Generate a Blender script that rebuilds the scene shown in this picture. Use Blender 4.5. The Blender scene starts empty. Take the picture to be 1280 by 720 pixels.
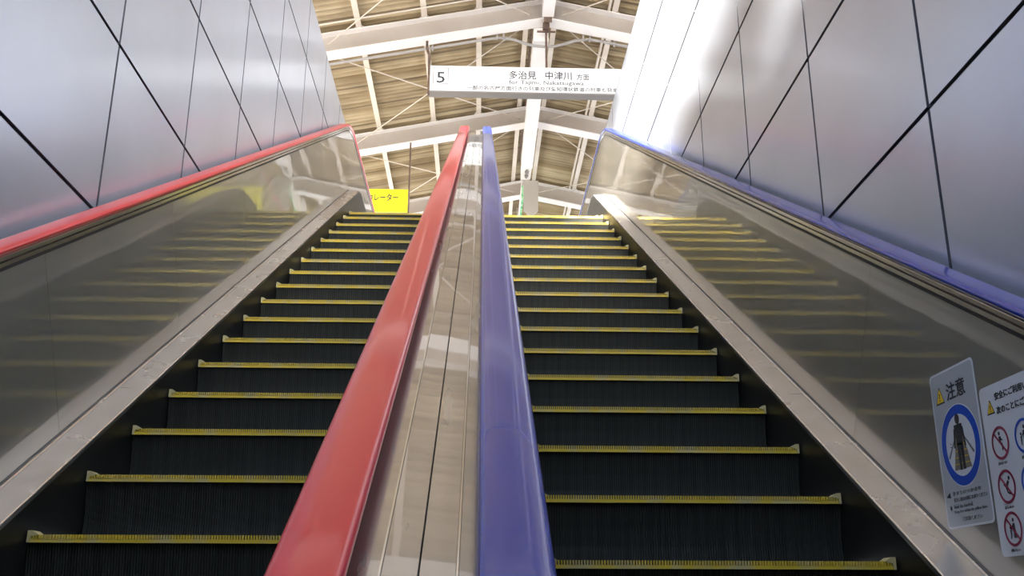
import bpy, bmesh, math, random
from mathutils import Vector, Matrix
random.seed(7)
C = bpy.context.scene.collection
SC = bpy.context.scene

# ------------------------------------------------------------------ camera
cam_d = bpy.data.cameras.new('camera')
cam = bpy.data.objects.new('camera', cam_d); C.objects.link(cam)
F_PX = 1241.05
cam_d.sensor_width = 36.0
cam_d.lens = F_PX / 1280 * 36.0
cam_d.clip_start = 0.02; cam_d.clip_end = 300
pitch, yaw, roll = math.radians(17.912), math.radians(1.887), math.radians(0.1385)
fw = Vector((math.sin(yaw)*math.cos(pitch), math.cos(yaw)*math.cos(pitch), math.sin(pitch)))
rt = Vector((math.cos(yaw), -math.sin(yaw), 0)); up = rt.cross(fw)
rt2 = rt*math.cos(roll) + up*math.sin(roll); up2 = up*math.cos(roll) - rt*math.sin(roll)
cam.matrix_world = Matrix(((rt2.x, up2.x, -fw.x, 0), (rt2.y, up2.y, -fw.y, 0), (rt2.z, up2.z, -fw.z, 0), (0, 0, 0, 1)))
SC.camera = cam

# ------------------------------------------------------------------ light
SKY_STRENGTH = 3.0
SUN_ENERGY = 26.0
EXPOSURE = 1.25
SUN_DIR = Vector((1.0, 2.6, -0.632))
w = bpy.data.worlds.new('sky'); SC.world = w; w.use_nodes = True
nt = w.node_tree; nt.nodes.clear()
tc = nt.nodes.new('ShaderNodeTexCoord'); sp = nt.nodes.new('ShaderNodeSeparateXYZ')
cr = nt.nodes.new('ShaderNodeValToRGB'); bg = nt.nodes.new('ShaderNodeBackground'); wo = nt.nodes.new('ShaderNodeOutputWorld')
cr.color_ramp.elements[0].position = 0.0; cr.color_ramp.elements[0].color = (1.0, 1.0, 1.0, 1)
cr.color_ramp.elements[1].position = 0.7; cr.color_ramp.elements[1].color = (0.50, 0.66, 1.0, 1)
nt.links.new(tc.outputs['Generated'], sp.inputs[0]); nt.links.new(sp.outputs['Z'], cr.inputs[0])
nt.links.new(cr.outputs[0], bg.inputs['Color']); nt.links.new(bg.outputs[0], wo.inputs['Surface'])
bg.inputs['Strength'].default_value = SKY_STRENGTH
sun_d = bpy.data.lights.new('sun', 'SUN'); sun_d.energy = SUN_ENERGY; sun_d.angle = math.radians(3.0); sun_d.color = (1, 0.96, 0.9)
sun = bpy.data.objects.new('sun', sun_d); C.objects.link(sun)
sun.rotation_euler = SUN_DIR.to_track_quat('-Z', 'Y').to_euler(); sun.location = (-6, -6, 12)
vs = SC.view_settings
vs.view_transform = 'Standard'; vs.look = 'None'; vs.exposure = EXPOSURE; vs.gamma = 1.0; vs.use_curve_mapping = False

# ------------------------------------------------------------------ materials
def S(r, g, b):
    f = lambda c: ((c/255)/12.92 if c/255 <= 0.04045 else ((c/255+0.055)/1.055)**2.4)
    return (f(r), f(g), f(b), 1)
def base_mat(name, col, rough=0.5, metal=0.0, coat=0.0, spec=0.5):
    m = bpy.data.materials.new(name); m.use_nodes = True
    b = m.node_tree.nodes['Principled BSDF']
    b.inputs['Base Color'].default_value = col; b.inputs['Roughness'].default_value = rough
    b.inputs['Metallic'].default_value = metal; b.inputs['Coat Weight'].default_value = coat
    b.inputs['Coat Roughness'].default_value = 0.06; b.inputs['Specular IOR Level'].default_value = spec
    return m, m.node_tree, b
def noise_mat(name, c1, c2, scale=(1, 1, 1), nscale=4.0, rough=0.5, metal=0.0, lo=0.35, hi=0.65, bump=0.0, bscale=None, rvar=0.0, coat=0.0, detail=6, spec=0.5, crough=0.05):
    m, t, b = base_mat(name, c1, rough, metal, coat, spec)
    b.inputs['Coat Roughness'].default_value = crough
    tc = t.nodes.new('ShaderNodeTexCoord'); mp = t.nodes.new('ShaderNodeMapping'); mp.inputs['Scale'].default_value = scale
    n = t.nodes.new('ShaderNodeTexNoise'); n.inputs['Scale'].default_value = nscale; n.inputs['Detail'].default_value = detail
    r = t.nodes.new('ShaderNodeValToRGB')
    r.color_ramp.elements[0].position = lo; r.color_ramp.elements[0].color = c1
    r.color_ramp.elements[1].position = hi; r.color_ramp.elements[1].color = c2
    t.links.new(tc.outputs['Object'], mp.inputs[0]); t.links.new(mp.outputs[0], n.inputs['Vector'])
    t.links.new(n.outputs['Fac'], r.inputs[0]); t.links.new(r.outputs[0], b.inputs['Base Color'])
    if rvar:
        mr = t.nodes.new('ShaderNodeMapRange'); mr.inputs['To Min'].default_value = rough-rvar; mr.inputs['To Max'].default_value = rough+rvar
        t.links.new(n.outputs['Fac'], mr.inputs['Value']); t.links.new(mr.outputs[0], b.inputs['Roughness'])
    if bump:
        n2 = t.nodes.new('ShaderNodeTexNoise'); n2.inputs['Scale'].default_value = 1.0; n2.inputs['Detail'].default_value = 3
        mp2 = t.nodes.new('ShaderNodeMapping'); mp2.inputs['Scale'].default_value = bscale or (5, 5, 5)
        bp = t.nodes.new('ShaderNodeBump'); bp.inputs['Strength'].default_value = 1.0; bp.inputs['Distance'].default_value = bump
        t.links.new(tc.outputs['Object'], mp2.inputs[0]); t.links.new(mp2.outputs[0], n2.inputs['Vector'])
        t.links.new(n2.outputs['Fac'], bp.inputs['Height']); t.links.new(bp.outputs[0], b.inputs['Normal'])
        if coat: t.links.new(bp.outputs[0], b.inputs['Coat Normal'])
    return m
M = {}
M['clad'] = noise_mat('aluminium_cladding', (0.47, 0.51, 0.58, 1), (0.53, 0.57, 0.645, 1), (1, 1, 1), 1.2, 0.34, 0.6, bump=0.0012, bscale=(1.3, 1.3, 1.6), rvar=0.04, coat=0.8, crough=0.16)
M['joint'] = base_mat('joint_gap', (0.075, 0.075, 0.085, 1), 0.7)[0]
M['panel'] = noise_mat('brushed_stainless', (0.32, 0.315, 0.285, 1), (0.385, 0.375, 0.34, 1), (1, 1, 1), 1.0, 0.30, 0.7, bump=0.0016, bscale=(1.5, 1.5, 1.5), rvar=0.05, coat=1.0, crough=0.02)
M['deck'] = noise_mat('satin_stainless', (0.42, 0.41, 0.395, 1), (0.47, 0.46, 0.445, 1), (6, 0.6, 0.6), 5.0, 0.26, 0.9, bump=0.0006, bscale=(3, 1.5, 1.5), rvar=0.05, coat=1.0, crough=0.02)
M['strip'] = noise_mat('worn_stainless', (0.72, 0.67, 0.61, 1), (0.80, 0.75, 0.69, 1), (2, 2, 2), 4.0, 0.26, 0.82, rvar=0.05)
M['strip_lip'] = base_mat('dull_steel', (0.16, 0.16, 0.16, 1), 0.45, 0.8)[0]
M['chrome'] = base_mat('polished_steel', (0.66, 0.65, 0.64, 1), 0.14, 1.0)[0]
M['black'] = base_mat('black_rubber', (0.012, 0.012, 0.012, 1), 0.5)[0]
M['skirt'] = noise_mat('black_skirt_coating', (0.006, 0.0062, 0.006, 1), (0.012, 0.0125, 0.012, 1), (1, 1, 1), 6.0, 0.38, 0.0, spec=0.35)
M['step'] = noise_mat('dark_step_metal', (0.018, 0.018, 0.0125, 1), (0.036, 0.036, 0.027, 1), (40, 1, 1.2), 1.0, 0.55, 0.2, spec=0.3)
M['tread'] = base_mat('black_tread', (0.012, 0.0125, 0.012, 1), 0.6)[0]
def yellow():
    m, t, b = base_mat('worn_yellow_plastic', (0.62, 0.44, 0.04, 1), 0.55)
    oi = t.nodes.new('ShaderNodeObjectInfo'); tc = t.nodes.new('ShaderNodeTexCoord'); add = t.nodes.new('ShaderNodeVectorMath')
    sc = t.nodes.new('ShaderNodeVectorMath'); sc.operation = 'SCALE'; sc.inputs['Scale'].default_value = 1.0
    n = t.nodes.new('ShaderNodeTexNoise'); n.inputs['Scale'].default_value = 9; n.inputs['Detail'].default_value = 5
    r = t.nodes.new('ShaderNodeValToRGB')
    r.color_ramp.elements[0].position = 0.48; r.color_ramp.elements[0].color = (0.60, 0.42, 0.025, 1)
    r.color_ramp.elements[1].position = 0.68; r.color_ramp.elements[1].color = (0.46, 0.39, 0.18, 1)
    e = r.color_ramp.elements.new(0.80); e.color = (0.10, 0.08, 0.03, 1)
    t.links.new(tc.outputs['Object'], add.inputs[0]); t.links.new(oi.outputs['Random'], sc.inputs[0]); 
    mul = t.nodes.new('ShaderNodeMath'); mul.operation = 'MULTIPLY'; mul.inputs[1].default_value = 40
    cx = t.nodes.new('ShaderNodeCombineXYZ'); t.links.new(oi.outputs['Random'], mul.inputs[0]); t.links.new(mul.outputs[0], cx.inputs[0])
    t.links.new(cx.outputs[0], add.inputs[1]); t.links.new(add.outputs[0], n.inputs['Vector'])
    t.nodes.remove(sc)
    t.links.new(n.outputs['Fac'], r.inputs[0]); t.links.new(r.outputs[0], b.inputs['Base Color'])
    return m
M['yellow'] = yellow()
M['cap'] = base_mat('worn_corner_cap', (0.46, 0.38, 0.16, 1), 0.6)[0]
M['red'] = base_mat('red_handrail_rubber', S(212, 16, 36), 0.32, 0.0, coat=0.4)[0]
M['blue'] = base_mat('blue_handrail_rubber', S(8, 38, 132), 0.26, 0.0, coat=0.3)[0]
M['cream'] = noise_mat('cream_painted_steel', S(214, 200, 182), S(228, 217, 202), (1, 1, 1), 1.5, 0.5)
M['grey_paint'] = noise_mat('grey_beige_painted_steel', S(176, 164, 151), S(188, 177, 165), (1, 1, 1), 1.2, 0.55)
M['white_paint'] = noise_mat('white_painted_steel', S(232, 225, 218), S(240, 234, 228), (1, 1, 1), 1.0, 0.5)
M['conduit'] = base_mat('grey_conduit', S(158, 152, 145), 0.5)[0]
M['rust'] = noise_mat('brown_hanger_steel', S(88, 68, 56), S(120, 98, 82), (1, 1, 1), 12, 0.6)
M['sheet'] = None
M['sign_white'] = base_mat('white_sign_face', (0.86, 0.86, 0.84, 1), 0.4)[0]
M['sign_frame'] = base_mat('grey_sign_frame', S(140, 134, 128), 0.5, 0.3)[0]
M['ink'] = base_mat('black_ink', (0.03, 0.03, 0.035, 1), 0.6)[0]
M['ink_grey'] = base_mat('grey_ink', (0.16, 0.15, 0.15, 1), 0.6)[0]
M['ink_pale'] = base_mat('pale_grey_ink', (0.45, 0.45, 0.43, 1), 0.6)[0]
M['sign_yellow'] = base_mat('yellow_sign_face', (0.95, 0.88, 0.01, 1), 0.45)[0]
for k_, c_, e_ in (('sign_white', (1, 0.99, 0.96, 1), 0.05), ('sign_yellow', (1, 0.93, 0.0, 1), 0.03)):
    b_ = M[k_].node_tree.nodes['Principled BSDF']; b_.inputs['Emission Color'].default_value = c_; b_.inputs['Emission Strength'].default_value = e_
M['green'] = noise_mat('green_sign_face', (0.05, 0.55, 0.14, 1), (0.42, 0.72, 0.42, 1), (1, 1, 1), 9, 0.4, lo=0.5, hi=0.56)
M['plaque'] = base_mat('grey_board', S(168, 160, 148), 0.5)[0]
M['stk_white'] = base_mat('sticker_white_vinyl', (0.62, 0.63, 0.65, 1), 0.35)[0]
M['stk_grey'] = base_mat('sticker_grey_vinyl', (0.38, 0.40, 0.41, 1), 0.35)[0]
M['stk_blue'] = base_mat('sticker_blue', (0.01, 0.07, 0.45, 1), 0.35)[0]
M['stk_red'] = base_mat('sticker_red', (0.28, 0.02, 0.06, 1), 0.35)[0]
M['stk_yellow'] = base_mat('sticker_yellow', (0.72, 0.46, 0.02, 1), 0.35)[0]
M['stk_steps'] = base_mat('sticker_brown_grey', (0.20, 0.18, 0.15, 1), 0.4)[0]
M['concrete'] = noise_mat('pale_concrete', (0.30, 0.28, 0.25, 1), (0.38, 0.36, 0.32, 1), (1, 1, 1), 0.8, 0.8)
M['slab'] = noise_mat('grey_concrete', (0.25, 0.25, 0.25, 1), (0.33, 0.33, 0.33, 1), (1, 1, 1), 0.8, 0.85)
def sheet_mat():
    m, t, b = base_mat('tan_slate_sheet', (0.5, 0.42, 0.3, 1), 0.85)
    tc = t.nodes.new('ShaderNodeTexCoord')
    def ns(scale, mp):
        a = t.nodes.new('ShaderNodeMapping'); a.inputs['Scale'].default_value = mp
        n = t.nodes.new('ShaderNodeTexNoise'); n.inputs['Scale'].default_value = scale; n.inputs['Detail'].default_value = 7
        t.links.new(tc.outputs['Object'], a.inputs[0]); t.links.new(a.outputs[0], n.inputs['Vector']); return n
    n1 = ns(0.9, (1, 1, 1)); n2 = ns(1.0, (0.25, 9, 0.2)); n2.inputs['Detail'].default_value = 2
    r = t.nodes.new('ShaderNodeValToRGB')
    r.color_ramp.elements[0].position = 0.30; r.color_ramp.elements[0].color = S(158, 140, 110)
    r.color_ramp.elements[1].position = 0.62; r.color_ramp.elements[1].color = S(198, 180, 146)
    r2 = t.nodes.new('ShaderNodeValToRGB')  # stain streaks, with the corrugation's light and dark banding painted in
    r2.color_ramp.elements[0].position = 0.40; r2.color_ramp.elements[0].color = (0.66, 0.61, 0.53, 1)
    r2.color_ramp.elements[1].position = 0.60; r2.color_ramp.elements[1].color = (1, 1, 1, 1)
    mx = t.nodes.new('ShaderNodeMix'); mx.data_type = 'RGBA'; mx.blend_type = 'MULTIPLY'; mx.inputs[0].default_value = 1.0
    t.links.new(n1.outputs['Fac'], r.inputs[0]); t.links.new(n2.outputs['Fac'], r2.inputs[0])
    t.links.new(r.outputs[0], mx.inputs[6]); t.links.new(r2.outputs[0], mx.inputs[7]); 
    sep = t.nodes.new('ShaderNodeSeparateXYZ'); t.links.new(tc.outputs['Object'], sep.inputs[0])
    def mth(op, a, b_):
        n = t.nodes.new('ShaderNodeMath'); n.operation = op
        t.links.new(a, n.inputs[0]); n.inputs[1].default_value = b_; return n.outputs[0]
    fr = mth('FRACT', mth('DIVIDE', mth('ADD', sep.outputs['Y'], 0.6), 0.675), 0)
    lt = mth('MULTIPLY', mth('LESS_THAN', fr, 0.035), 0.55)      # shadow of each sheet lap, painted as a dark line
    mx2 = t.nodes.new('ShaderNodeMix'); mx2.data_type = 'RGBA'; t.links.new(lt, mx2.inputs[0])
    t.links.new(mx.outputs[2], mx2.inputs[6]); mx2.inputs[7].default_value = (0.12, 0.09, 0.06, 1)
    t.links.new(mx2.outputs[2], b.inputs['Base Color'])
    return m
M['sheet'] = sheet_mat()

# ------------------------------------------------------------------ mesh helpers
def wl(o):
    v = Vector((0, 0, 0))
    while o is not None: v += o.location; o = o.parent
    return v
class MB:
    def __init__(s): s.v = []; s.f = []; s.mi = []; s.sm = []
    def quad(s, a, b, c, d, mi=0, sm=False):
        n = len(s.v); s.v += [tuple(a), tuple(b), tuple(c), tuple(d)]; s.f.append((n, n+1, n+2, n+3)); s.mi.append(mi); s.sm.append(sm)
    def poly(s, pts, mi=0):
        n = len(s.v); s.v += [tuple(p) for p in pts]; s.f.append(tuple(range(n, n+len(pts)))); s.mi.append(mi); s.sm.append(False)
    def box(s, x0, x1, y0, y1, z0, z1, mi=0):
        p = [(x, y, z) for z in (z0, z1) for y in (y0, y1) for x in (x0, x1)]
        s.hexa(p, mi)
    def hexa(s, p, mi=0):   # p: index = x + 2y + 4z
        n = len(s.v); s.v += [tuple(q) for q in p]
        for f in ((0, 2, 3, 1), (4, 5, 7, 6), (0, 1, 5, 4), (2, 6, 7, 3), (0, 4, 6, 2), (1, 3, 7, 5)):
            s.f.append(tuple(n+i for i in f)); s.mi.append(mi); s.sm.append(False)
    def bar(s, a, b, wx, wz, mi=0, upv=Vector((0, 0, 1))):   # rectangular bar from a to b, wx across, wz high
        a = Vector(a); b = Vector(b); d = (b-a).normalized()
        r = d.cross(upv); r = r.normalized() if r.length > 1e-6 else Vector((1, 0, 0)); u = r.cross(d)
        p = []
        for k in (-.5, .5):
            for e in (a, b):
                for h in (-.5, .5): p.append(e + r*wx*h + u*wz*k)
        s.hexa(p, mi)
    def tube(s, pts, rad, n=8, mi=0, cap=True):
        pts = [Vector(p) for p in pts]; rings = []
        for i, p in enumerate(pts):
            d = (pts[min(i+1, len(pts)-1)] - pts[max(i-1, 0)]).normalized()
            r = d.cross(Vector((0, 0, 1))); r = r.normalized() if r.length > 1e-3 else Vector((1, 0, 0)); u = r.cross(d)
            b0 = len(s.v)
            for k in range(n):
                a = 2*math.pi*k/n; s.v.append(tuple(p + r*rad*math.cos(a) + u*rad*math.sin(a)))
            rings.append(b0)
        for a, b in zip(rings, rings[1:]):
            for k in range(n):
                s.f.append((a+k, a+(k+1) % n, b+(k+1) % n, b+k)); s.mi.append(mi); s.sm.append(True)
        if cap:
            s.f.append(tuple(rings[0]+k for k in range(n))[::-1]); s.mi.append(mi); s.sm.append(False)
            s.f.append(tuple(rings[-1]+k for k in range(n))); s.mi.append(mi); s.sm.append(False)
    def sweep(s, rings, closed=True, mi=0, smooth=False, caps=True, mis=None):
        base = []
        for r in rings: base.append(len(s.v)); s.v += [tuple(p) for p in r]
        n = len(rings[0]); m = n if closed else n-1
        for a, b in zip(base, base[1:]):
            for k in range(m):
                s.f.append((a+k, a+(k+1) % n, b+(k+1) % n, b+k)); s.mi.append(mis[k] if mis else mi); s.sm.append(smooth)
        if caps and closed:
            s.f.append(tuple(base[0]+k for k in range(n))[::-1]); s.mi.append(mi); s.sm.append(False)
            s.f.append(tuple(base[-1]+k for k in range(n))); s.mi.append(mi); s.sm.append(False)
    def build(s, name, mats, parent=None, loc=None, fixn=True):
        me = bpy.data.meshes.new(name)
        off = Vector(loc) if loc is not None else Vector((0, 0, 0))
        me.from_pydata([tuple(Vector(v)-off) for v in s.v], [], s.f)
        if not isinstance(mats, (list, tuple)): mats = [mats]
        for m in mats: me.materials.append(m)
        me.polygons.foreach_set('material_index', s.mi); me.polygons.foreach_set('use_smooth', s.sm)
        if fixn:
            bm = bmesh.new(); bm.from_mesh(me); bmesh.ops.remove_doubles(bm, verts=bm.verts, dist=1e-6)
            bmesh.ops.recalc_face_normals(bm, faces=bm.faces); bm.to_mesh(me); bm.free()
        me.update()
        o = bpy.data.objects.new(name, me); C.objects.link(o)
        if loc is not None: o.location = off
        if parent is not None:
            o.parent = parent
            o.location = off - wl(parent)
        return o
def tag(o, label=None, cat=None, group=None, kind=None):
    if label: o['label'] = label
    if cat: o['category'] = cat
    if group: o['group'] = group
    if kind: o['kind'] = kind
    return o
def empty(name, loc, label, cat, group=None):
    o = bpy.data.objects.new(name, None); C.objects.link(o); o.location = loc; o.empty_display_size = 0.1
    return tag(o, label, cat, group)

# ------------------------------------------------------------------ escalator line
T30 = math.tan(math.radians(30)); C30 = math.cos(math.radians(30))
D0, Z0 = 1.47, 4.56                      # decking line: z = y*T30 - D0, levelling out at Z0
YC = (Z0+D0)/T30                         # where the two straight parts meet
RB = 0.7                                 # radius of the base line's bend
YLOW = -4.0
def line_pts(h, y_end=14.0, y0=YLOW, nose=0.0, zc=None):
    """points (y, z, ny, nz) of the line offset by h above the decking line"""
    tl = RB*math.tan(math.radians(15))
    ys = YC - tl*C30; out = []
    cy, cz = ys + RB*0.5, (ys*T30-D0) - RB*C30       # bend centre
    R = RB + h
    n = (-0.5, C30)
    for yy in (y0, y0+0.06, ys-0.25):
        out.append((yy + h*n[0], yy*T30-D0 + h*n[1], *n))
    for i in range(0, 9):
        a = math.radians(30*(1-i/8)); out.append((cy - R*math.sin(a), cz + R*math.cos(a), -math.sin(a), math.cos(a)))
    if nose:
        zt = cz + R; r = zt - zc; out.append((y_end, zt, 0, 1))
        for i in range(1, 13):
            a = math.pi*i/12; out.append((y_end + r*math.sin(a), zc + r*math.cos(a), math.sin(a), math.cos(a)))
        out.append((y_end - 0.5, zc - r, 0, -1))
    else:
        out.append((y_end, cz + R, 0, 1))
    return out
def dv2h(dv): return (D0-dv)*C30

def sweep_line(mb, prof, y_end=14.0, y0=YLOW, closed=True, mi=0, smooth=False, nose=False, mis=None):
    """prof: list of (x, h); swept along the decking line"""
    if nose:
        pts = line_pts(HR, y_end, y0, 1, NZ)
        rings = [[(x, py+(h-HR)*ny, pz+(h-HR)*nz) for x, h in prof] for py, pz, ny, nz in pts]
    else:
        cols = [line_pts(h, y_end, y0) for x, h in prof]
        rings = [[(prof[k][0], cols[k][i][0], cols[k][i][1]) for k in range(len(prof))] for i in range(len(cols[0]))]
    mb.sweep(rings, closed, mi, smooth, True, mis)
HR = dv2h(0.64)                          # handrail top
NZ = 4.95                                # newel centre height

# ------------------------------------------------------------------ setting: walls
def wall(name, x, sgn, y0, y1, z0, z1):
    mb = MB()
    g = 0.0085; d = 0.012
    ys = [2.95+1.05*k for k in range(-7, 10)]; zs = [1.61+0.818*k for k in range(-8, 6)]
    ys = [y0]+[v for v in ys if y0+0.1 < v < y1-0.1]+[y1]; zs = [z0]+[v for v in zs if z0+0.1 < v < z1-0.1]+[z1]
    xb = x + sgn*d
    mb.box(min(xb, x+sgn*0.12), max(xb, x+sgn*0.12), y0, y1, z0, z1-0.01, 1)
    for a, b in zip(ys, ys[1:]):
        for c, e in zip(zs, zs[1:]):
            ya, yb, za, zb = a+g, b-g, c+g, e-g
            bv = 0.001
            f = [(x, ya+bv, za+bv), (x, yb-bv, za+bv), (x, yb-bv, zb-bv), (x, ya+bv, zb-bv)]
            k = [(xb, ya, za), (xb, yb, za), (xb, yb, zb), (xb, ya, zb)]
            m2 = x + sgn*0.003; q = [(m2, ya, za), (m2, yb, za), (m2, yb, zb), (m2, ya, zb)]
            mb.poly(f)
            for i in range(4):
                j = (i+1) % 4; mb.quad(f[i], f[j], q[j], q[i], 1); mb.quad(q[i], q[j], k[j], k[i], 1)
    # coping along the top
    mb.box(min(x, x+sgn*0.16), max(x, x+sgn*0.16), y0, y1, z1-0.012, z1, 0)
    o = mb.build(name, [M['clad'], M['joint']], fixn=True)
    return tag(o, kind='structure')
wall('wall_left', -1.65, -1, -4.0, 11.6, -4.4, 5.545)
wall('wall_right', 1.50, 1, -4.0, 11.6, -4.4, 5.59)

# platform floor around the opening, slab behind, ground
mb = MB()
FZ = 4.15
mb.box(-5.6, -1.81, -1.5, 34, 3.75, FZ); mb.box(1.66, 7.2, -1.5, 34, 3.75, FZ)
mb.box(-1.81, 1.66, 11.9, 34, 3.75, FZ); mb.box(-5.6, 7.2, -8, -1.5, 3.75, FZ)
tag(mb.build('floor', M['concrete']), kind='structure')
mb = MB(); mb.box(-70, -5.6, -60, 90, 2.6, 3.0); mb.box(7.2, 70, -60, 90, 2.6, 3.0)
mb.box(-5.6, 7.2, 34, 90, 2.6, 3.0); mb.box(-5.6, 7.2, -60, -8, 2.6, 3.0)
tag(mb.build('ground', M['concrete']), kind='structure')
mb = MB(); mb.box(-1.9, 1.75, -4.3, -4.0, -4.4, 3.75)
tag(mb.build('wall_back', M['slab']), kind='structure')
mb = MB(); mb.box(-1.9, 1.75, -4.3, 12.0, -4.6, -4.4)
tag(mb.build('floor_lower', M['slab']), kind='structure')

# ------------------------------------------------------------------ roof
APX, APZ, SLP = 0.93, 8.93, 0.205
def roof_z(x, top=APZ): return top - SLP*abs(x-APX)
RY0, RY1, XL, XR = -0.6, 33.5, -5.3, 4.9  # unseen near end and right eave cut short to let sun and sky in
mb = MB()
per = 0.135; ny = int((RY1-RY0)/per*8)
for side in (-1, 1):
    xe = XL if side < 0 else XR
    xs = [APX+(xe-APX)*i/6 for i in range(7)]
    prev = None
    for j in range(ny+1):
        y = RY0+j*per/8
        ph = (y-RY0)/per; lap = (ph % 5)/5
        dz = 0.040*math.cos(2*math.pi*ph) + 0.035*lap
        row = [(x, y, roof_z(x)+0.03+dz) for x in xs]
        base = len(mb.v); mb.v += row
        if prev is not None:
            for i in range(6):
                mb.f.append((prev+i, prev+i+1, base+i+1, base+i)); mb.mi.append(0); mb.sm.append(True)
        prev = base
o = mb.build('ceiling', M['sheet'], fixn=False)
sm = o.modifiers.new('thickness', 'SOLIDIFY'); sm.thickness = 0.008; sm.offset = 1
tag(o, kind='structure')

# portal frames
def portal(y, label, detailed=True):
    t = empty('portal_frame', (APX, y, FZ), label, 'roof frame', 'portal frames under the roof')
    FW, WD = 0.24, 0.34; zb = 8.49      # flange width, web depth, underside at the apex
    for sd in (-1, 1):
        xe = (XL+0.35) if sd < 0 else (XR-0.35)
        L = abs(xe-APX)
        mb = MB()
        def P(d, yy, h): return (APX+sd*d, yy, zb+h-SLP*d)
        def seg(h0, h1, ya, yb, mi=0):
            mb.hexa([P(0, ya, h0), P(L, ya, h0), P(0, yb, h0), P(L, yb, h0), P(0, ya, h1), P(L, ya, h1), P(0, yb, h1), P(L, yb, h1)], mi)
        seg(0, 0.016, y-FW/2, y+FW/2, 1); seg(WD-0.016, WD, y-FW/2, y+FW/2, 1); seg(0.016, WD-0.016, y-0.006, y+0.006, 0)
        mb.build('rafter', [M['grey_paint'], M['white_paint']], t)
        # splice plate lines near the apex
        mb = MB(); mb.hexa([P(a, yy, h) for h in (0.03, WD-0.03) for yy in (y-0.02, y-0.008) for a in (0.16, 0.30)])
        mb.build('splice_plate', M['grey_paint'], t)
        for k, px in enumerate(PURL[sd]):
            d = abs(px-APX); mb = MB()
            pts = [P(d-0.13*sd*0-0.12, 0, WD), P(d+0.12, 0, WD), P(d+0.05, 0, WD+0.085), P(d-0.03, 0, WD+0.085)]
            a = [(p[0], y-0.05, p[2]) for p in pts]; b = [(p[0], y-0.04, p[2]) for p in pts]
            mb.sweep([a, b]); g_ = mb.build('purlin_cleat', M['white_paint'], t)
        # column
        mb = MB(); xc = APX+sd*L; ztop = zb-SLP*L
        mb.box(xc-0.12, xc+0.12, y-0.12, y-0.105, FZ, ztop); mb.box(xc-0.12, xc+0.12, y+0.105, y+0.12, FZ, ztop); mb.box(xc-0.006, xc+0.006, y-0.105, y+0.105, FZ, ztop)
        mb.build('column', M['cream'], t)
    return t
PURL = {-1: [-0.08, -0.90, -1.87, -2.87, -3.87, -4.87], 1: [1.98, 2.98, 3.98]}
FR = [-0.3, 3.05, 6.40, 9.75, 13.10, 16.45, 19.80]
names = ['beige steel roof frame at the open end of the roof above the camera', 'beige steel roof frame overhead, second from the open roof end', 'beige steel roof frame overhead, third from the open roof end', 'beige steel roof frame just out of view above the photo top',
         'nearest beige steel roof frame in view, carrying the long white sign', 'second beige steel roof frame, behind the tops of the middle handrails',
         'farthest beige steel roof frame, low behind the grey pointed board']
for y, n in zip(FR, names): portal(y, n)

# purlins
def ordn(i): return ['first', 'second', 'third', 'fourth', 'fifth', 'sixth', 'seventh', 'eighth', 'ninth', 'tenth', 'eleventh', 'twelfth', 'thirteenth', 'fourteenth', 'fifteenth', 'sixteenth', 'seventeenth', 'eighteenth', 'nineteenth', 'twentieth'][i]
for sd in (-1, 1):
    for i, px in enumerate(PURL[sd]):
        z = roof_z(px); mb = MB(); wd = 0.085
        sl = -SLP*wd/2*sd*1.0
        mb.box(px-wd/2, px+wd/2, RY0, RY1, z-0.095, z-0.088)
        mb.box(px-wd/2, px-wd/2+0.006, RY0, RY1, z-0.088, z-0.004-0.01)
        mb.box(px+wd/2-0.006, px+wd/2, RY0, RY1, z-0.088, z-0.078)
        if sd > 0: mb.box(px-wd/2-0.062, px-wd/2-0.030, RY0, RY1, z-0.08, z-0.02)
        o = mb.build('roof_purlin', M['cream'], loc=(px, 19, z))
        tag(o, 'cream steel purlin under the tan roof sheets, %s to the %s of the ridge beam' % (ordn(i), 'left' if sd < 0 else 'right'), 'purlin', 'roof purlins')
for dx, lab in ((-0.245, 'cream ridge channel running close along the left side of the ridge beam'), (0.20, 'cream ridge channel running close along the right side of the ridge beam')):
    x0 = APX+dx-0.02; mb = MB(); mb.box(x0-0.04, x0+0.04, RY0, RY1, 8.806, 8.814); mb.box(x0-0.04, x0-0.034, RY0, RY1, 8.814, 8.838); mb.box(x0+0.034, x0+0.04, RY0, RY1, 8.814, 8.83)
    tag(mb.build('ridge_purlin', M['cream'], loc=(x0, 19, 8.76)), lab, 'purlin', 'ridge purlins')
mb = MB(); mb.tube([(APX-0.165, y, 8.86) for y in (RY0, 13.3, 16, 18.8)], 0.017)
tag(mb.build('cable_pipe', M['rust'], loc=(APX-0.165, 13.3, 8.86)), 'thin dark pipe running beside the left ridge channel', 'pipe')

# ridge box beams
t = empty('ridge_beam', (0.96, 9.8, 8.49), 'short white box beam at the very top, ending at the nearest roof frame', 'beam', 'ridge box beams')
mb = MB(); mb.box(0.872, 1.048, -0.4, 12.97, 8.50, 8.74); mb.build('box_section', M['white_paint'], t)
mb = MB(); mb.box(0.90, 1.02, 12.97, 13.0, 8.42, 8.50); mb.build('end_bracket', M['rust'], t)
t = empty('ridge_beam', (0.875, 15.8, 8.25), 'long white box beam running under the ridge behind the white sign', 'beam', 'ridge box beams')
mb = MB(); mb.box(0.762, 0.985, 13.24, 17.85, 8.25, 8.48); mb.build('box_section', M['white_paint'], t)
mb = MB(); mb.box(0.775, 0.972, 17.85, 18.42, 8.262, 8.47)
mb.build('end_cover', M['white_paint'], t)
mb = MB()
mb.box(0.862, 0.90, 17.92, 18.30, 8.235, 8.262); mb.box(0.845, 0.917, 17.98, 18.06, 8.225, 8.262); mb.box(0.845, 0.917, 18.16, 18.22, 8.225, 8.262)
mb.build('hanger_bracket', M['sign_frame'], t)
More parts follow.
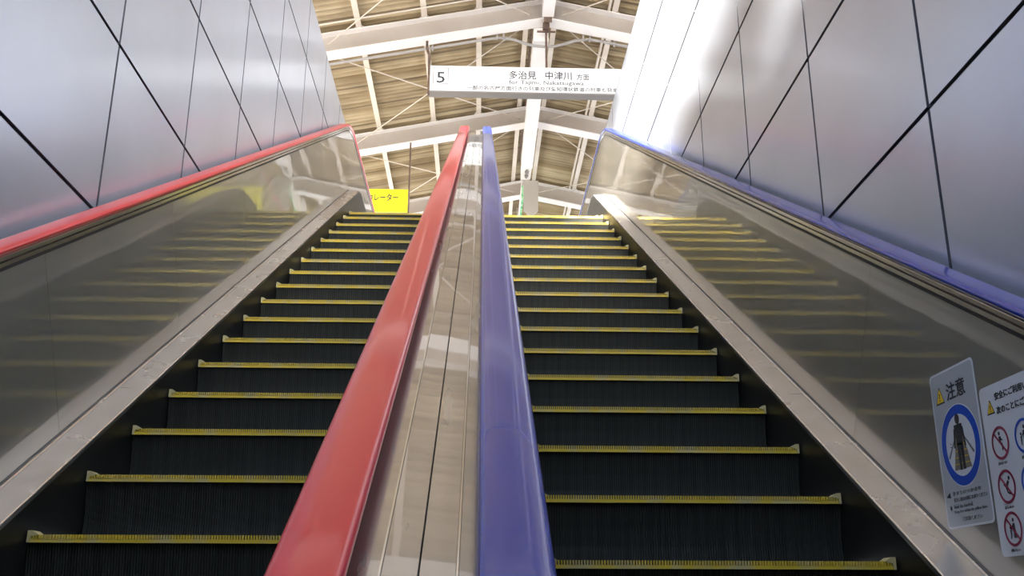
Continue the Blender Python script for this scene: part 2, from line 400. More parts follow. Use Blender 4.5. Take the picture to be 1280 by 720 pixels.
# pointed board
mb = MB()
pts = [(0.835, 8.25), (1.135, 8.25), (1.128, 7.60), (0.985, 7.45), (0.838, 7.60)]
mb.sweep([[(x, 18.43, z) for x, z in pts], [(x, 18.47, z) for x, z in pts]])
tag(mb.build('pointed_board', M['plaque'], loc=(0.985, 18.45, 7.45)), 'grey board with a pointed lower end hanging below the end of the ridge beam', 'board')
# green sign seen almost edge on
t = empty('green_sign', (0.82, 19.5, 7.85), 'narrow green sign seen nearly edge on, left of the grey pointed board', 'sign')
mb = MB(); mb.box(0.795, 0.835, 18.45, 21.8, 7.86, 8.14); mb.build('sign_box', M['green'], t)
mb = MB(); mb.box(0.785, 0.795, 18.45, 21.8, 7.85, 8.15); mb.build('frame', M['white_paint'], t)
mb = MB(); 
for yy in (18.9, 21.2): mb.tube([(0.815, yy, 8.14), (0.815, yy, 8.8)], 0.008)
mb.build('hanger', M['white_paint'], t)

# brace rods
def rod(a, b, lab, r=0.0095):
    mb = MB(); mb.tube([a, b], r, 6)
    tag(mb.build('brace_rod', M['cream'], loc=((a[0]+b[0])/2, (a[1]+b[1])/2, (a[2]+b[2])/2)), lab, 'brace rod', 'cross bracing rods')
def bz(x): return 8.60 - SLP*abs(x-APX)
bays = [(9.75, 'in the topmost bay'), (13.10, 'behind the white sign'), (16.45, 'in the farthest bay')]
for y0, bn in bays:
    for sd, sn in ((-1, 'left of the ridge'), (1, 'right of the ridge')):
        xi, xo = APX+sd*0.25, APX+sd*3.25
        rod((xi, y0+0.13, bz(xi)), (xo, y0+3.22, bz(xo)), 'rod %s %s, near end by the ridge' % (sn, bn))
        rod((xo, y0+0.13, bz(xo)-0.02), (xi, y0+3.22, bz(xi)-0.02), 'rod %s %s, far end by the ridge' % (sn, bn))
rod((-3.9, 12.82, 7.86), (0.75, 12.62, 8.74), 'straight white tube running just above the nearest roof frame, left of the ridge', 0.012)
# conduit with a dip at the ridge
mb = MB()
def cz(x): return 8.46 - SLP*abs(x-APX)
pts = [(x, 13.27, cz(x)) for x in (-4.6, -3, -1.5, 0.1)]+[(0.25, 13.28, 8.32), (0.45, 13.29, 8.30), (0.62, 13.30, 8.24), (0.78, 13.31, 8.205), (0.93, 13.31, 8.195), (1.08, 13.31, 8.205), (1.22, 13.30, 8.24), (1.40, 13.29, 8.30), (1.60, 13.28, 8.32)]+[(x, 13.27, cz(x)) for x in (1.78, 3, 4.3)]
mb.tube(pts, 0.022, 8)
t = empty('cable_conduit', (0.93, 13.3, 8.2), 'grey cable conduit under the nearest roof frame, dipping beneath the ridge beam', 'conduit')
mb.build('conduit_tube', M['conduit'], t)
for x in (-0.78, 0.20, 0.30, 1.52, 1.62, 2.0):
    mb = MB(); zz = 8.32 if 0.1 < x < 1.75 else cz(x)
    mb.box(x-0.012, x+0.012, 13.24, 13.31, zz-0.03, zz+0.05); mb.build('conduit_clip', M['conduit'], t)

# ------------------------------------------------------------------ writing helpers
def text_mesh(body, size, thick=0.0006, squeeze=1.0, weight=0.0):
    c = bpy.data.curves.new('writing', 'FONT'); c.body = body; c.size = size; c.extrude = thick; c.offset = weight
    c.align_x = 'LEFT'; c.resolution_u = 2
    o = bpy.data.objects.new('writing_tmp', c); C.objects.link(o); bpy.context.view_layer.update()
    me = bpy.data.meshes.new_from_object(o.evaluated_get(bpy.context.evaluated_depsgraph_get()))
    bpy.data.objects.remove(o, do_unlink=True)
    return me
def place_text(name, body, parent, mat, origin, ux, uy, width=None, height=None, weight=0.0, label=None):
    """put writing with its lower-left ink corner at origin; ux/uy unit axes; fit to width and height"""
    me = text_mesh(body, 1.0, 0.01, weight=weight)
    xs = [v.co.x for v in me.vertices]; ys = [v.co.y for v in me.vertices]
    x0, x1, y0, y1 = min(xs), max(xs), min(ys), max(ys)
    sy = height/(y1-y0); sx = width/(x1-x0) if width else sy
    ux = Vector(ux); uy = Vector(uy); un = ux.cross(uy); o3 = Vector(origin)
    for v in me.vertices:
        v.co = o3 + ux*((v.co.x-x0)*sx) + uy*((v.co.y-y0)*sy) + un*(v.co.z*0.05+0.0004) - wl(parent)
    me.materials.append(mat)
    o = bpy.data.objects.new(name, me); C.objects.link(o); o.parent = parent
    if label: o['label'] = label
    return o

# ------------------------------------------------------------------ long white hanging sign
SY = 13.02
t = empty('hanging_sign', (0.938, SY, 7.23), 'long white hanging direction sign with the number 5 and Japanese place names', 'sign')
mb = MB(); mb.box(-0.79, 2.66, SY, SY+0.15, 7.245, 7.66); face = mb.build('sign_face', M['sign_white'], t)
mb = MB(); mb.box(-0.81, 2.68, SY-0.004, SY+0.16, 7.222, 7.244); mb.box(2.661, 2.68, SY-0.004, SY+0.16, 7.245, 7.67)
mb.box(-0.79, 2.66, SY+0.152, SY+0.16, 7.245, 7.66)
mb.build('frame', M['sign_frame'], t)
mb = MB(); mb.box(-0.822, -0.795, SY-0.012, SY+0.10, 7.215, 7.68)
mb.tube([(-0.81, SY+0.05, 7.67), (-0.812, SY+0.055, 7.86), (-0.85, SY+0.06, 7.98), (-0.853, SY+0.07, 8.11)], 0.022, 6)
mb.build('hanger', M['rust'], t)
mb = MB(); mb.box(0.922, 0.954, SY+0.04, SY+0.08, 7.661, 8.44); mb.build('hanger', M['rust'], t)
mb = MB(); mb.box(0.89, 0.99, SY+0.02, SY+0.12, 8.34, 8.45); mb.box(0.80, 1.08, SY+0.05, SY+0.07, 8.30, 8.325); mb.build('hanger_clamp', M['rust'], t)
mb = MB(); mb.box(2.642, 2.672, SY+0.05, SY+0.09, 7.661, 8.13); mb.build('hanger', M['rust'], t)
UX, UZ = (1, 0, 0), (0, 0, 1)
def sx(px): return -0.81 + (px-536.5)*(0.938+0.81)/(683-536.5)
def sz(px, x): return 7.66 - (px-(86.0+(x-536)*0.012))*0.43/32.2
yy = SY-0.0005
place_text('writing', '5', face, M['ink'], (sx(546.5), yy, sz(107.5, 550)), UX, UZ, 0.12, 0.18, weight=0.004)
def frame_outline(x0, x1, z0, z1, w_, mat, y):
    mb = MB()
    for a in ((x0, x1, z0, z0+w_), (x0, x1, z1-w_, z1), (x0, x0+w_, z0+w_, z1-w_), (x1-w_, x1, z0+w_, z1-w_)): mb.box(a[0], a[1], y-0.001, y+0.001, a[2], a[3])
    return mb.build('number_outline', mat, face)
frame_outline(sx(542), sx(561), 7.36, 7.625, 0.008, M['ink_grey'], yy)
place_text('writing', '多治見', face, M['ink'], (sx(636), yy, sz(102.5, 650)), UX, UZ, sx(670)-sx(636), 0.140, weight=0.012)
place_text('writing', '·', face, M['ink_grey'], (sx(674), yy, sz(97, 675)), UX, UZ, 0.015, 0.015)
place_text('writing', '中津川', face, M['ink'], (sx(681), yy, sz(103, 697)), UX, UZ, sx(714)-sx(681), 0.140, weight=0.012)
place_text('writing', '方面', face, M['ink'], (sx(720), yy, sz(103, 728)), UX, UZ, sx(736)-sx(720), 0.100, weight=0.010)
place_text('writing', 'for Tajimi, Nakatsugawa', face, M['ink'], (sx(636), yy, sz(110.5, 680)), UX, UZ, sx(729)-sx(636), 0.085, weight=0.006)
place_text('writing', '一部の名古屋方面行きの列車及び愛知環状鉄道の列車も発車', face, M['ink'], (sx(584), yy, sz(117.0, 680)), UX, UZ, sx(771)-sx(584), 0.072, weight=0.012)

# yellow hanging sign
YY = 16.36
t = empty('yellow_sign', (-2.05, YY, 6.68), 'bright yellow hanging sign with black katakana, beside the red railed newel', 'sign')
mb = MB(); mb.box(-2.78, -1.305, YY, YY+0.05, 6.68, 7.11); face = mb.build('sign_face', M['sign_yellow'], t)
for xx in (-2.78, -1.305):
    mb = MB(); mb.box(xx-0.012, xx+0.014, YY-0.008, YY+0.058, 6.68, 8.49-SLP*abs(xx-APX)+0.004); mb.build('hanger', M['rust'], t)
place_text('writing', 'エスカレーター', face, M['ink'], (-2.262, YY-0.0005, 6.885), UX, UZ, 0.775, 0.14, weight=0.03)

# ------------------------------------------------------------------ steps
STEP_W = 1.05
NT = 122
def step_meshes():
    """one step, its nosing edge at the origin; width along x centred"""
    hw = STEP_W/2; pt = STEP_W/NT
    rb = MB()
    prof = [(0.004, -0.020), (0.012, -0.06), (0.020, -0.11), (0.024, -0.17), (0.020, -0.232)]
    cols = []
    for i in range(NT):
        x0 = -hw+i*pt
        cols += [(x0, 0.0), (x0+pt*0.5, 0.0), (x0+pt*0.5, 0.006), (x0+pt, 0.006)]
    base = []
    for py, pz in prof:
        base.append(len(rb.v)); rb.v += [(x, py+d, pz) for x, d in cols]
    for a, b in zip(base, base[1:]):
        for k in range(len(cols)-1):
            rb.f.append((a+k, a+k+1, b+k+1, b+k)); rb.mi.append(0); rb.sm.append(False)
    riser = rb
    tb = MB()
    tb.box(-hw, hw, 0.05, 0.40, -0.045, -0.012)
    for i in range(NT//2):
        x0 = -hw+2*i*pt; tb.box(x0, x0+pt*0.9, 0.05, 0.40, -0.012, -0.001)
    tb.box(-hw, -hw+0.012, 0.03, 0.38, -0.23, -0.045); tb.box(hw-0.012, hw, 0.03, 0.38, -0.23, -0.045)
    nb = MB()
    nb.box(-hw, hw, -0.003, 0.05, -0.024, -0.013)
    for i in range(NT):
        x0 = -hw+i*pt
        nb.box(x0, x0+pt*0.5, -0.005, 0.005, -0.013, 0.0)
    cb = []
    for s in (-1, 1):
        m_ = MB(); x1 = s*hw; x0 = s*(hw-0.034)
        a = [(x1, -0.024), (x1, 0.012), (x1-s*0.014, 0.012), (x0, -0.001), (x1-s*0.010, -0.006), (x1-s*0.008, -0.024)]
        m_.sweep([[(p, -0.006, q) for p, q in a], [(p, 0.05, q) for p, q in a]]); cb.append(m_)
    return riser, tb, nb, cb
riser, tb, nb, cb = step_meshes()
SP, SR = 0.405, 0.405*T30
def nosing(y):
    """height of the nosing line at y, with the wide bend to the level top"""
    R, yc, zf = 2.6, 10.0, 4.15
    tl = R*math.tan(math.radians(15)); ys = yc-tl*C30; ye = yc+tl
    if y <= ys: return y*T30-1.624
    if y >= ye: return zf
    return zf - R + math.sqrt(R*R-(ye-y)**2)
proto = None
def copy_step(src, loc):
    r = src.copy(); C.objects.link(r); r.location = loc
    for ch in src.children:
        c = ch.copy(); C.objects.link(c); c.parent = r
    return r
for esc, xc, ph in (('red', -0.856, 7.862), ('blue', 0.73, 7.537)):
    side = 'left' if esc == 'red' else 'right'
    n = 0
    for k in range(-3, 19):
        y = SP*(ph+k); z = nosing(y)
        if y > 11.35: break
        if proto is None:
            proto = empty('escalator_step', (xc, y, z), 'x', 'escalator step')
            for nm, m_, mt in (('riser', riser, M['step']), ('tread', tb, M['tread']), ('nosing_strip', nb, M['yellow'])):
                o = m_.build(nm, mt, fixn=(nm != 'riser')); o.parent = proto
            for m_ in cb:
                o = m_.build('corner_cap', M['cap']); o.parent = proto
            st = proto
        else:
            st = copy_step(proto, (xc, y, z))
        if k < 0:
            lab = 'black step of the %s escalator, %s below the lowest one in view' % (side, ordn(-k-1))
        elif y > 9.6 and esc == 'blue' and k > 16 or esc == 'red' and k > 15:
            lab = 'level black step at the top of the %s escalator, %s from the landing' % (side, ordn(min(19, max(0, int((11.35-y)/SP)))))
        else:
            lab = 'black yellow-edged step on the %s escalator, %s up from the bottom' % (side, ordn(k))
        tag(st, lab, 'escalator step', 'steps of the %s escalator' % side)

# landing comb plates
for xc, lab in ((-0.856, 'steel landing plate at the head of the left escalator'), (0.73, 'steel landing plate at the head of the right escalator')):
    mb = MB(); mb.box(xc-0.52, xc+0.52, 11.46, 11.9, FZ-0.03, FZ-0.001)
    for i in range(59):
        x0 = xc-0.515+i*0.0175; mb.box(x0, x0+0.008, 11.40, 11.46, FZ-0.02, FZ-0.006)
    tag(mb.build('landing_plate', M['chrome'], loc=(xc, 11.6, FZ)), lab, 'landing plate')

# ------------------------------------------------------------------ balustrades
def side_parts(root, xp, xs, out, seams, lab_side):
    """xp panel plane, xs skirt plane, out = +1 when the panel lies on the +x side of the steps"""
    o = out
    # skirt (black)
    mb = MB(); h1 = dv2h(1.512); h0 = dv2h(2.05)
    sweep_line(mb, [(xs, h1), (xs+o*0.006, h1), (xs+o*0.006, h0), (xs, h0)], y_end=11.9)
    mb.build('skirt_panel', M['skirt'], root)
    # decking strip in lengths
    hs0, hs1 = dv2h(1.505), dv2h(1.496)
    mb = MB()
    sweep_line(mb, [(xs-o*0.002, hs0-0.016), (xs-o*0.004, hs0-0.002), (xs+o*0.002, hs0-0.001), (xs+o*0.008, hs0-0.016)], y_end=11.9)
    mb.build('strip_lip', M['strip_lip'], root)
    mb = MB()
    sweep_line(mb, [(xs-o*0.0025, hs0), (xs+o*0.002, hs0+0.002), (xp-o*0.010, hs1), (xp-o*0.001, hs1+0.004), (xp+o*0.01, hs1-0.006), (xs+o*0.01, hs0-0.012)], y_end=12.6)
    for ys in STRIP_SEAMS:
        z = ys*T30-D0
        a = Vector((0, C30, 0.5)); 
        q = []
        for dd in (-0.012, 0.012):
            for x, h in ((xs-o*0.0035, hs0+0.0008), (xp-o*0.010, hs1+0.0016)):
                q.append(Vector((x, ys, z)) + a*dd + Vector((0, -0.5, C30))*h)
        mb.quad(q[0], q[1], q[3], q[2])
    mb.build('decking_strip', M['strip'], root)
    # panel moulding line just above the strip
    mb = MB(); sweep_line(mb, [(xp-o*0.004, hs1+0.004), (xp-o*0.004, hs1+0.010), (xp+o*0.004, hs1+0.012), (xp+o*0.004, hs1+0.002)], y_end=12.9)
    mb.build('panel_moulding', M['strip_lip'], root)
    # panels between seams; last one carries the rounded newel
    hb, ht = hs1+0.012, dv2h(0.728)
    edges = [YLOW]+seams
    for a, b in zip(edges, edges[1:]):
        mb = MB(); g = 0.0012
        def pt(ys, h, e): 
            s = Vector((0, ys, ys*T30-D0)) + Vector((0, C30, 0.5))*e + Vector((0, -0.5, C30))*h
            return s
        ring = [pt(a, hb, g), pt(b, hb, -g), pt(b, ht, -g), pt(a, ht, g)]
        mb.sweep([[(xp, p.y, p.z) for p in ring], [(xp+o*0.02, p.y, p.z) for p in ring]])
        mb.build('side_panel', M['panel'], root)
    a = edges[-1]
    bot = [p for p in line_pts(hb, 13.7)]; top = [p for p in line_pts(ht, 13.7)]
    zt = top[-1][1]; r = zt-NZ; 
    poly = [(pt(a, hb, g).y, pt(a, hb, g).z)] + [(p[0], p[1]) for p in bot[1:-1]] + [(13.2, bot[-1][1])]
    # rounded newel end
    for i in range(13):
        an = math.pi*(1-i/12); poly.append((13.7+r*math.sin(an), NZ+r*math.cos(an)))
    poly += [(p[0], p[1]) for p in reversed(top[1:-1])] + [(pt(a, ht, g).y, pt(a, ht, g).z)]
    mb = MB(); mb.sweep([[(xp, y, z) for y, z in poly], [(xp+o*0.02, y, z) for y, z in poly]])
    mb.build('newel_panel', M['panel'], root)
    # black gasket, chrome guide with a thin groove
    prof_b = [(xp-o*0.003, ht-0.001), (xp-o*0.003, ht+0.008), (xp+o*0.01, ht+0.008), (xp+o*0.01, ht-0.001)]
    mb = MB(); sweep_line(mb, prof_b, y_end=13.7, nose=True); mb.build('gasket', M['black'], root)
    hg = ht+0.008; hr0 = dv2h(0.668)
    mb = MB(); sweep_line(mb, [(xp+o*0.000, hg), (xp-o*0.004, hg+0.003), (xp-o*0.004, hg+0.016), (xp+o*0.003, hg+0.019), (xp+o*0.02, hg+0.019), (xp+o*0.02, hg)], y_end=13.7, nose=True, smooth=False)
    mb.build('handrail_guide', M['chrome'], root)
    mb = MB(); sweep_line(mb, [(xp+o*0.003, hg+0.019), (xp+o*0.003, hg+0.022), (xp+o*0.02, hg+0.022), (xp+o*0.02, hg+0.019)], y_end=13.7, nose=True)
    mb.build('groove', M['black'], root)
    mb = MB(); sweep_line(mb, [(xp-o*0.002, hg+0.022), (xp-o*0.002, hg+0.034), (xp+o*0.008, hr0+0.004), (xp+o*0.05, hr0+0.004), (xp+o*0.05, hg+0.022)], y_end=13.7, nose=True)
    mb.build('handrail_guide', M['chrome'], root)
STRIP_SEAMS = [1.6, 4.10, 4.43, 6.9, 9.35]
SEAMS = [1.1, 2.35, 3.60, 4.85, 6.10, 7.50, 8.9]
root = empty('escalator_balustrade', (-1.466, 4.5, T30*4.5-D0), 'stainless outer balustrade of the left escalator under the red rail against the wall', 'balustrade', 'escalator balustrades')
side_parts(root, -1.506, -1.388, -1, SEAMS, 'left')
mb = MB(); hh = dv2h(0.70); sweep_line(mb, [(-1.53, hh), (-1.648, hh), (-1.648, hh-0.01), (-1.53, hh-0.01)], y_end=13.7); mb.build('outer_deck', M['deck'], root)
mb = MB(); sweep_line(mb, [(-1.53, hh-0.012), (-1.62, hh-0.012), (-1.62, dv2h(2.0)), (-1.53, dv2h(2.0))], y_end=13.2); mb.build('core', M['black'], root)
root = empty('escalator_balustrade', (1.34, 4.5, T30*4.5-D0), 'stainless outer balustrade of the right escalator under the blue rail, carrying two warning stickers', 'balustrade', 'escalator balustrades')
side_parts(root, 1.38, 1.262, 1, SEAMS, 'right')
mb = MB(); sweep_line(mb, [(1.402, hh), (1.498, hh), (1.498, hh-0.01), (1.402, hh-0.01)], y_end=13.7); mb.build('outer_deck', M['deck'], root)
mb = MB(); sweep_line(mb, [(1.405, hh-0.012), (1.47, hh-0.012), (1.47, dv2h(2.0)), (1.405, dv2h(2.0))], y_end=13.2); mb.build('core', M['black'], root)
# middle balustrade between the two escalators
root = empty('middle_balustrade', (-0.073, 4.5, T30*4.5-D0), 'stainless middle balustrade and deck between the red and blue inner handrails', 'balustrade')
side_parts(root, -0.229, -0.325, 1, SEAMS, 'middle left')
side_parts(root, 0.077, 0.197, -1, SEAMS, 'middle right')
XM = -0.073
hd = dv2h(0.70)
def long_strip(name, mat, prof, y_end=13.6, parent=None):
    mb = MB(); sweep_line(mb, prof, y_end=y_end); return mb.build(name, mat, parent)
plates = [YLOW, 0.6, 2.05, 5.0, 7.9]
for s in (-1, 1):
    long_strip('deck_plate', M['deck'], [(XM+s*0.0013, hd), (XM+s*0.0462, hd), (XM+s*0.0462, hd-0.01), (XM+s*0.0013, hd-0.01)], parent=root)
    long_strip('edge_bead', M['chrome'], [(XM+s*0.0464, hd-0.002), (XM+s*0.0468, hd+0.003), (XM+s*0.0495, hd+0.003), (XM+s*0.0502, hd-0.002)], parent=root)
    long_strip('side_deck', M['deck'], [(XM+s*0.0503, hd-0.001), (XM+s*0.105, hd-0.004), (XM+s*0.105, hd-0.02), (XM+s*0.0503, hd-0.014)], parent=root)
long_strip('deck_seam', M['black'], [(XM-0.03, hd-0.012), (XM+0.03, hd-0.012), (XM+0.03, hd-0.02), (XM-0.03, hd-0.02)], parent=root)
long_strip('core', M['black'], [(XM-0.12, hd-0.045), (XM+0.115, hd-0.045), (XM+0.115, dv2h(2.0)), (XM-0.12, dv2h(2.0))], y_end=13.2, parent=root)

# handrails
def handrail(xc, mat, label, group):
    mb = MB(); hw = 0.0465; T = HR; B = dv2h(0.655)-0.004
    pr = []
    def arc(cx, cy, rx, ry, a0, a1, n):
        for i in range(n+1):
            a = math.radians(a0+(a1-a0)*i/n); pr.append((xc+cx+rx*math.cos(a), cy+ry*math.sin(a)))
    arc(hw-0.014, T-0.0135, 0.014, 0.0125, -60, 78, 8)
    pr.append((xc+hw*0.35, T-0.0002)); pr.append((xc, T)); pr.append((xc-hw*0.35, T-0.0002))
    arc(-hw+0.014, T-0.0135, 0.014, 0.0125, 102, 240, 8)
    pr.append((xc-hw+0.018, T-0.022)); pr.append((xc+hw-0.018, T-0.022))
    sweep_line(mb, pr, y_end=13.7, nose=True, smooth=True)
    o = mb.build('handrail', mat, loc=(xc, 4.5, 4.5*T30-0.64))
    return tag(o, label, 'handrail', group)
handrail(-0.198, M['red'], 'thick red rubber handrail in the middle, left of the steel deck', 'red handrails')
handrail(0.046, M['blue'], 'thick blue rubber handrail in the middle, right of the steel deck', 'blue handrails')
handrail(-1.537, M['red'], 'red rubber handrail along the left wall of aluminium panels', 'red handrails')
handrail(1.411, M['blue'], 'blue rubber handrail along the right wall of aluminium panels', 'blue handrails')

# ------------------------------------------------------------------ stickers on the right balustrade
XS = 1.38-0.0012
def rrect(y0, y1, z0, z1, r, n=5):
    out = []
    for cy, cz_, a0 in ((y0+r, z0+r, 180), (y1-r, z0+r, 270), (y1-r, z1-r, 0), (y0+r, z1-r, 90)):
        for i in range(n+1):
            a = math.radians(a0+90*i/n); out.append((cy+r*math.cos(a), cz_+r*math.sin(a)))
    return out
def plate(name, pts, mat, parent, x, th=0.0006, mb=None):
    m_ = MB(); m_.sweep([[(x, y, z) for y, z in pts], [(x+th, y, z) for y, z in pts]])
    o = m_.build(name, mat, parent); return o
def ell(cy, cz_, ry, rz, n=40): return [(cy+ry*math.cos(2*math.pi*i/n), cz_+rz*math.sin(2*math.pi*i/n)) for i in range(n)]
def ring(name, cy, cz_, r0, r1, mat, parent, x, slash=False):
    m_ = MB(); a = ell(cy, cz_, r0, r0); b = ell(cy, cz_, r1, r1); n = len(a)
    for i in range(n):
        j = (i+1) % n
        q = [a[i], a[j], b[j], b[i]]
        m_.sweep([[(x, y, z) for y, z in q], [(x+0.0004, y, z) for y, z in q]])
    if slash:
        w_ = (r1-r0)*0.42; d = Vector((0, 0.7071, 0.7071)); p = Vector((0, -0.7071, 0.7071))
        q = [Vector((0, cy, cz_))+d*s1*r0+p*s2*w_ for s1, s2 in ((-1, -1), (1, -1), (1, 1), (-1, 1))]
        m_.sweep([[(x-0.0001, v.y, v.z) for v in q], [(x+0.0003, v.y, v.z) for v in q]])
    return m_.build(name, mat, parent)
def strokes(name, parent, x, mat, segs, heads=()):
    """pictogram from thick tapered strokes (y0,z0,y1,z1,w0,w1) and round heads (y,z,r)"""
    m_ = MB()
    for y0, z0, y1, z1, w0, w1 in segs:
        d = Vector((y1-y0, z1-z0)).normalized(); p = Vector((-d.y, d.x))
        q = [(y0+p.x*w0, z0+p.y*w0), (y0-p.x*w0, z0-p.y*w0), (y1-p.x*w1, z1-p.y*w1), (y1+p.x*w1, z1+p.y*w1)]
        m_.sweep([[(x, y, z) for y, z in q], [(x+0.0004, y, z) for y, z in q]])
    for y, z, r_ in heads:
        e = ell(y, z, r_, r_*1.15, 14); m_.sweep([[(x, a, b) for a, b in e], [(x+0.0004, a, b) for a, b in e]])
    return m_.build(name, mat, parent)
# the reader stands on the steps looking towards +x, so the writing runs towards -y
UY = (0, -1, 0)
def warn(parent, yc, zc, s):
    tri = lambda k: [(yc-k, zc-k*0.85), (yc+k, zc-k*0.85), (yc+k*0.08, zc+k*0.95), (yc-k*0.08, zc+k*0.95)]
    plate('warning_triangle', tri(s*1.16), M['ink'], parent, XS-0.0005)
    plate('warning_triangle', tri(s*0.92), M['stk_yellow'], parent, XS-0.0009)
    strokes('exclamation_mark', parent, XS-0.0013, M['ink'], [(yc, zc+s*0.35, yc, zc-s*0.3, s*0.10, s*0.06)], [(yc, zc-s*0.52, s*0.09)])
# sticker 1
y1, y0, z0, z1 = 2.941, 2.667, 0.223, 0.678
t = empty('warning_sticker', (XS, (y0+y1)/2, z0), 'tall grey warning sticker with a blue ring around a standing figure on steps', 'sticker', 'stickers on the right balustrade')
plate('backing', rrect(y0, y1, z0, z1, 0.016), M['stk_white'], t, XS, 0.001)
face = plate('sticker_face', rrect(y0+0.006, y1-0.006, z0+0.006, z1-0.006, 0.012), M['stk_grey'], t, XS-0.0003, 0.0003)
ycn = (y0+y1)/2
def Y1(u): return y1-u*(y1-y0)     # u from the left edge as read
def Z1(v): return z1-v*(z1-z0)     # v down from the top
warn(t, Y1(0.20), Z1(0.155), 0.024)
place_text('writing', '注意', face, M['ink'], (XS-0.0004, Y1(0.36), Z1(0.205)), UY, UZ, 0.115, 0.052, weight=0.014)
cyr, czr = Y1(0.52), Z1(0.50)
plate('ring_ground', ell(cyr, czr, 0.118, 0.118), M['stk_white'], t, XS-0.0006, 0.0003)
ring('blue_ring', cyr, czr, 0.088, 0.115, M['stk_blue'], t, XS-0.0010)
# escalator picture inside the ring
mb = MB()
q = [(cyr+0.052, czr-0.068), (cyr-0.052, czr-0.068), (cyr-0.022, czr+0.030), (cyr+0.022, czr+0.030)]
mb.sweep([[(XS-0.0010, a, b) for a, b in q], [(XS-0.0007, a, b) for a, b in q]]); mb.build('steps_picture', M['stk_steps'], t)
strokes('steps_lines', t, XS-0.0014, M['stk_yellow'], [(cyr+0.048-0.005*i, czr-0.052+0.018*i, cyr-0.048+0.005*i, czr-0.052+0.018*i, 0.0012, 0.0012) for i in range(5)])
for q_ in (-1, 1): strokes('handrail_line', t, XS-0.0014, M['ink_grey'], [(cyr+q_*0.020, czr+0.030, cyr+q_*0.075, czr-0.030, 0.002, 0.004)])
strokes('figure', t, XS-0.0018, M['ink'],
        [(cyr, czr+0.052, cyr, czr+0.000, 0.024, 0.017), (cyr+0.009, czr+0.005, cyr+0.010, czr-0.070, 0.009, 0.006), (cyr-0.009, czr+0.005, cyr-0.010, czr-0.070, 0.009, 0.006),
         (cyr+0.022, czr+0.048, cyr+0.034, czr-0.006, 0.006, 0.004), (cyr-0.022, czr+0.048, cyr-0.032, czr-0.006, 0.006, 0.004), (cyr+0.024, czr+0.054, cyr-0.024, czr+0.054, 0.005, 0.005)],
        [(cyr, czr+0.074, 0.0135)])
strokes('grip_marks', t, XS-0.0018, M['ink'], [(cyr+0.052, czr+0.008, cyr+0.060, czr+0.012, 0.001, 0.001), (cyr+0.052, czr+0.000, cyr+0.061, czr+0.001, 0.001, 0.001)])
for v, u0, wd, tx, mk in ((0.800, 0.20, 0.62, '手すりにつかまり', 1), (0.840, 0.22, 0.72, '黄色い線の内側にお乗りください', 0), (0.880, 0.20, 0.42, 'Hold the handrail.', 1), (0.915, 0.20, 0.70, 'Keep feet within the yellow lines.', 0), (0.962, 0.36, 0.42, 'ご注意ください', 0)):
    place_text('writing', tx, face, M['ink_grey'], (XS-0.0004, Y1(u0), Z1(v)), UY, UZ, wd*(y1-y0), 0.0115)
strokes('bullet_mark', t, XS-0.0008, M['ink'], [(Y1(0.07), Z1(0.80), Y1(0.15), Z1(0.792), 0.002, 0.008)])
strokes('bullet_mark', t, XS-0.0008, M['ink'], [], [(Y1(0.13), Z1(0.872), 0.006)])
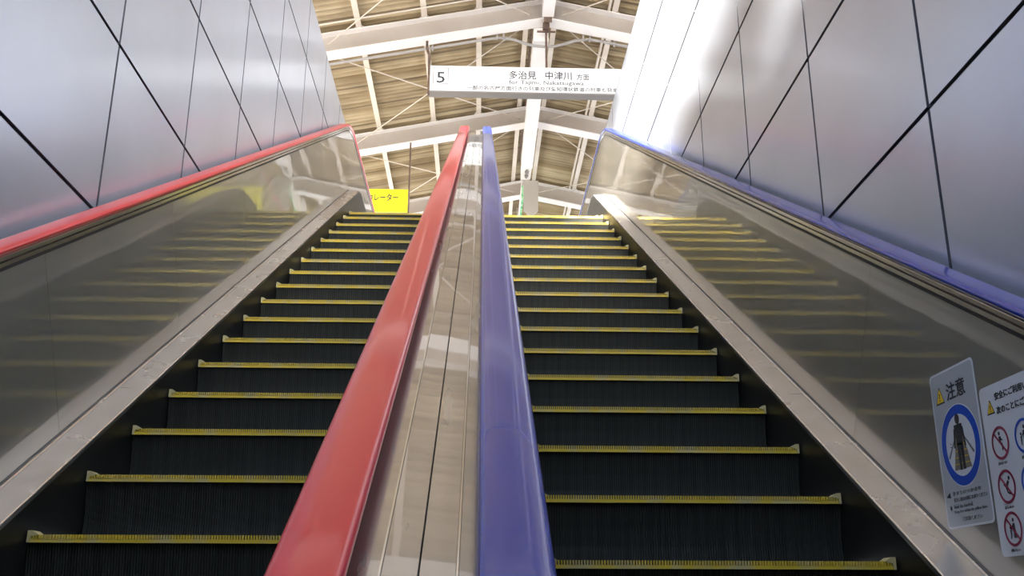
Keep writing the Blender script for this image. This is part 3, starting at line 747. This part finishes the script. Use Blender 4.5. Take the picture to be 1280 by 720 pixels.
# sticker 2
y1, y0, z0, z1 = 2.655, 2.215, 0.132, 0.579
t = empty('warning_sticker', (XS, (y0+y1)/2, z0), 'wide white warning sticker at the right edge with red and blue rings of small figures', 'sticker', 'stickers on the right balustrade')
face = plate('backing', rrect(y0, y1, z0, z1, 0.016), M['stk_white'], t, XS, 0.001)
def Y2(a): return y1-a
def Z2(b): return z1-b
warn(t, Y2(0.050), Z2(0.060), 0.018)
place_text('writing', '安全にご利用いただくため', face, M['ink'], (XS-0.0004, Y2(0.080), Z2(0.046)), UY, UZ, 0.28, 0.021, weight=0.02)
place_text('writing', '次のことにご注意ください', face, M['ink'], (XS-0.0004, Y2(0.080), Z2(0.084)), UY, UZ, 0.28, 0.021, weight=0.02)
R2 = 0.044
def person(yc, zc, s, pose):
    if pose == 0: segs = [(0, .5, .02, -.02, .16, .12), (.02, 0, -.25, -.12, .10, .08), (-.25, -.12, -.22, -.62, .09, .06), (0, .4, -.35, .15, .07, .05)]; hd_ = [(0.04, .72, .14)]
    elif pose == 1: segs = [(-.30, .38, .12, -.02, .14, .12), (.12, 0, .42, .22, .10, .07), (.10, -.02, -.02, -.42, .10, .06), (-.02, -.42, -.40, -.60, .07, .05)]; hd_ = [(-.42, .60, .14)]
    elif pose == 2: segs = [(-.12, .42, -.18, -.15, .16, .12), (-.18, -.1, -.08, -.66, .10, .06), (-.22, -.1, -.32, -.66, .10, .06), (.38, -.05, .36, -.40, .10, .08), (.36, -.4, .44, -.7, .06, .05), (-.12, .35, .30, .0, .06, .05)]; hd_ = [(-.12, .66, .13), (.38, .12, .11)]
    else: segs = [(-.10, .40, -.10, -.12, .20, .16), (-.02, -.1, -.02, -.68, .09, .07), (-.18, -.1, -.18, -.68, .09, .07), (.42, .02, .42, -.36, .10, .08), (.42, -.36, .42, -.66, .07, .05), (-.1, .36, .36, -.05, .05, .04)]; hd_ = [(-.10, .64, .13), (.42, .18, .10)]
    strokes('figure', t, XS-0.0009, M['ink'], [(yc+a*s, zc+b*s, yc+c*s, zc+d*s, e*s, f*s) for a, b, c, d, e, f in segs], [(yc+a*s, zc+b*s, c*s) for a, b, c in hd_])
for cx, mt, sl in ((0.076, 'stk_red', True), (0.195, 'stk_blue', False), (0.315, 'stk_blue', False)):
    for r_, dz_ in enumerate((0.158, 0.272, 0.388)):
        if r_ == 2 and cx > 0.1: mt2, sl2 = 'stk_red', True
        else: mt2, sl2 = mt, sl
        yc_, zc_ = Y2(cx), Z2(dz_-0.004*0)
        if dz_ > 0.38: zc_ = Z2(0.380)
        person(yc_, zc_, R2*0.78, (0, 1, 2)[r_] if cx < 0.1 else 3)
        ring('ban_ring' if sl2 else 'advice_ring', yc_, zc_, R2*0.84, R2, M[mt2], t, XS-0.0014, sl2)
        place_text('writing', ('乗り出さない', '走らない', '遊ばない')[r_], face, M['ink_grey'], (XS-0.0004, yc_+0.025, zc_-R2-0.0125), UY, UZ, 0.045, 0.008)
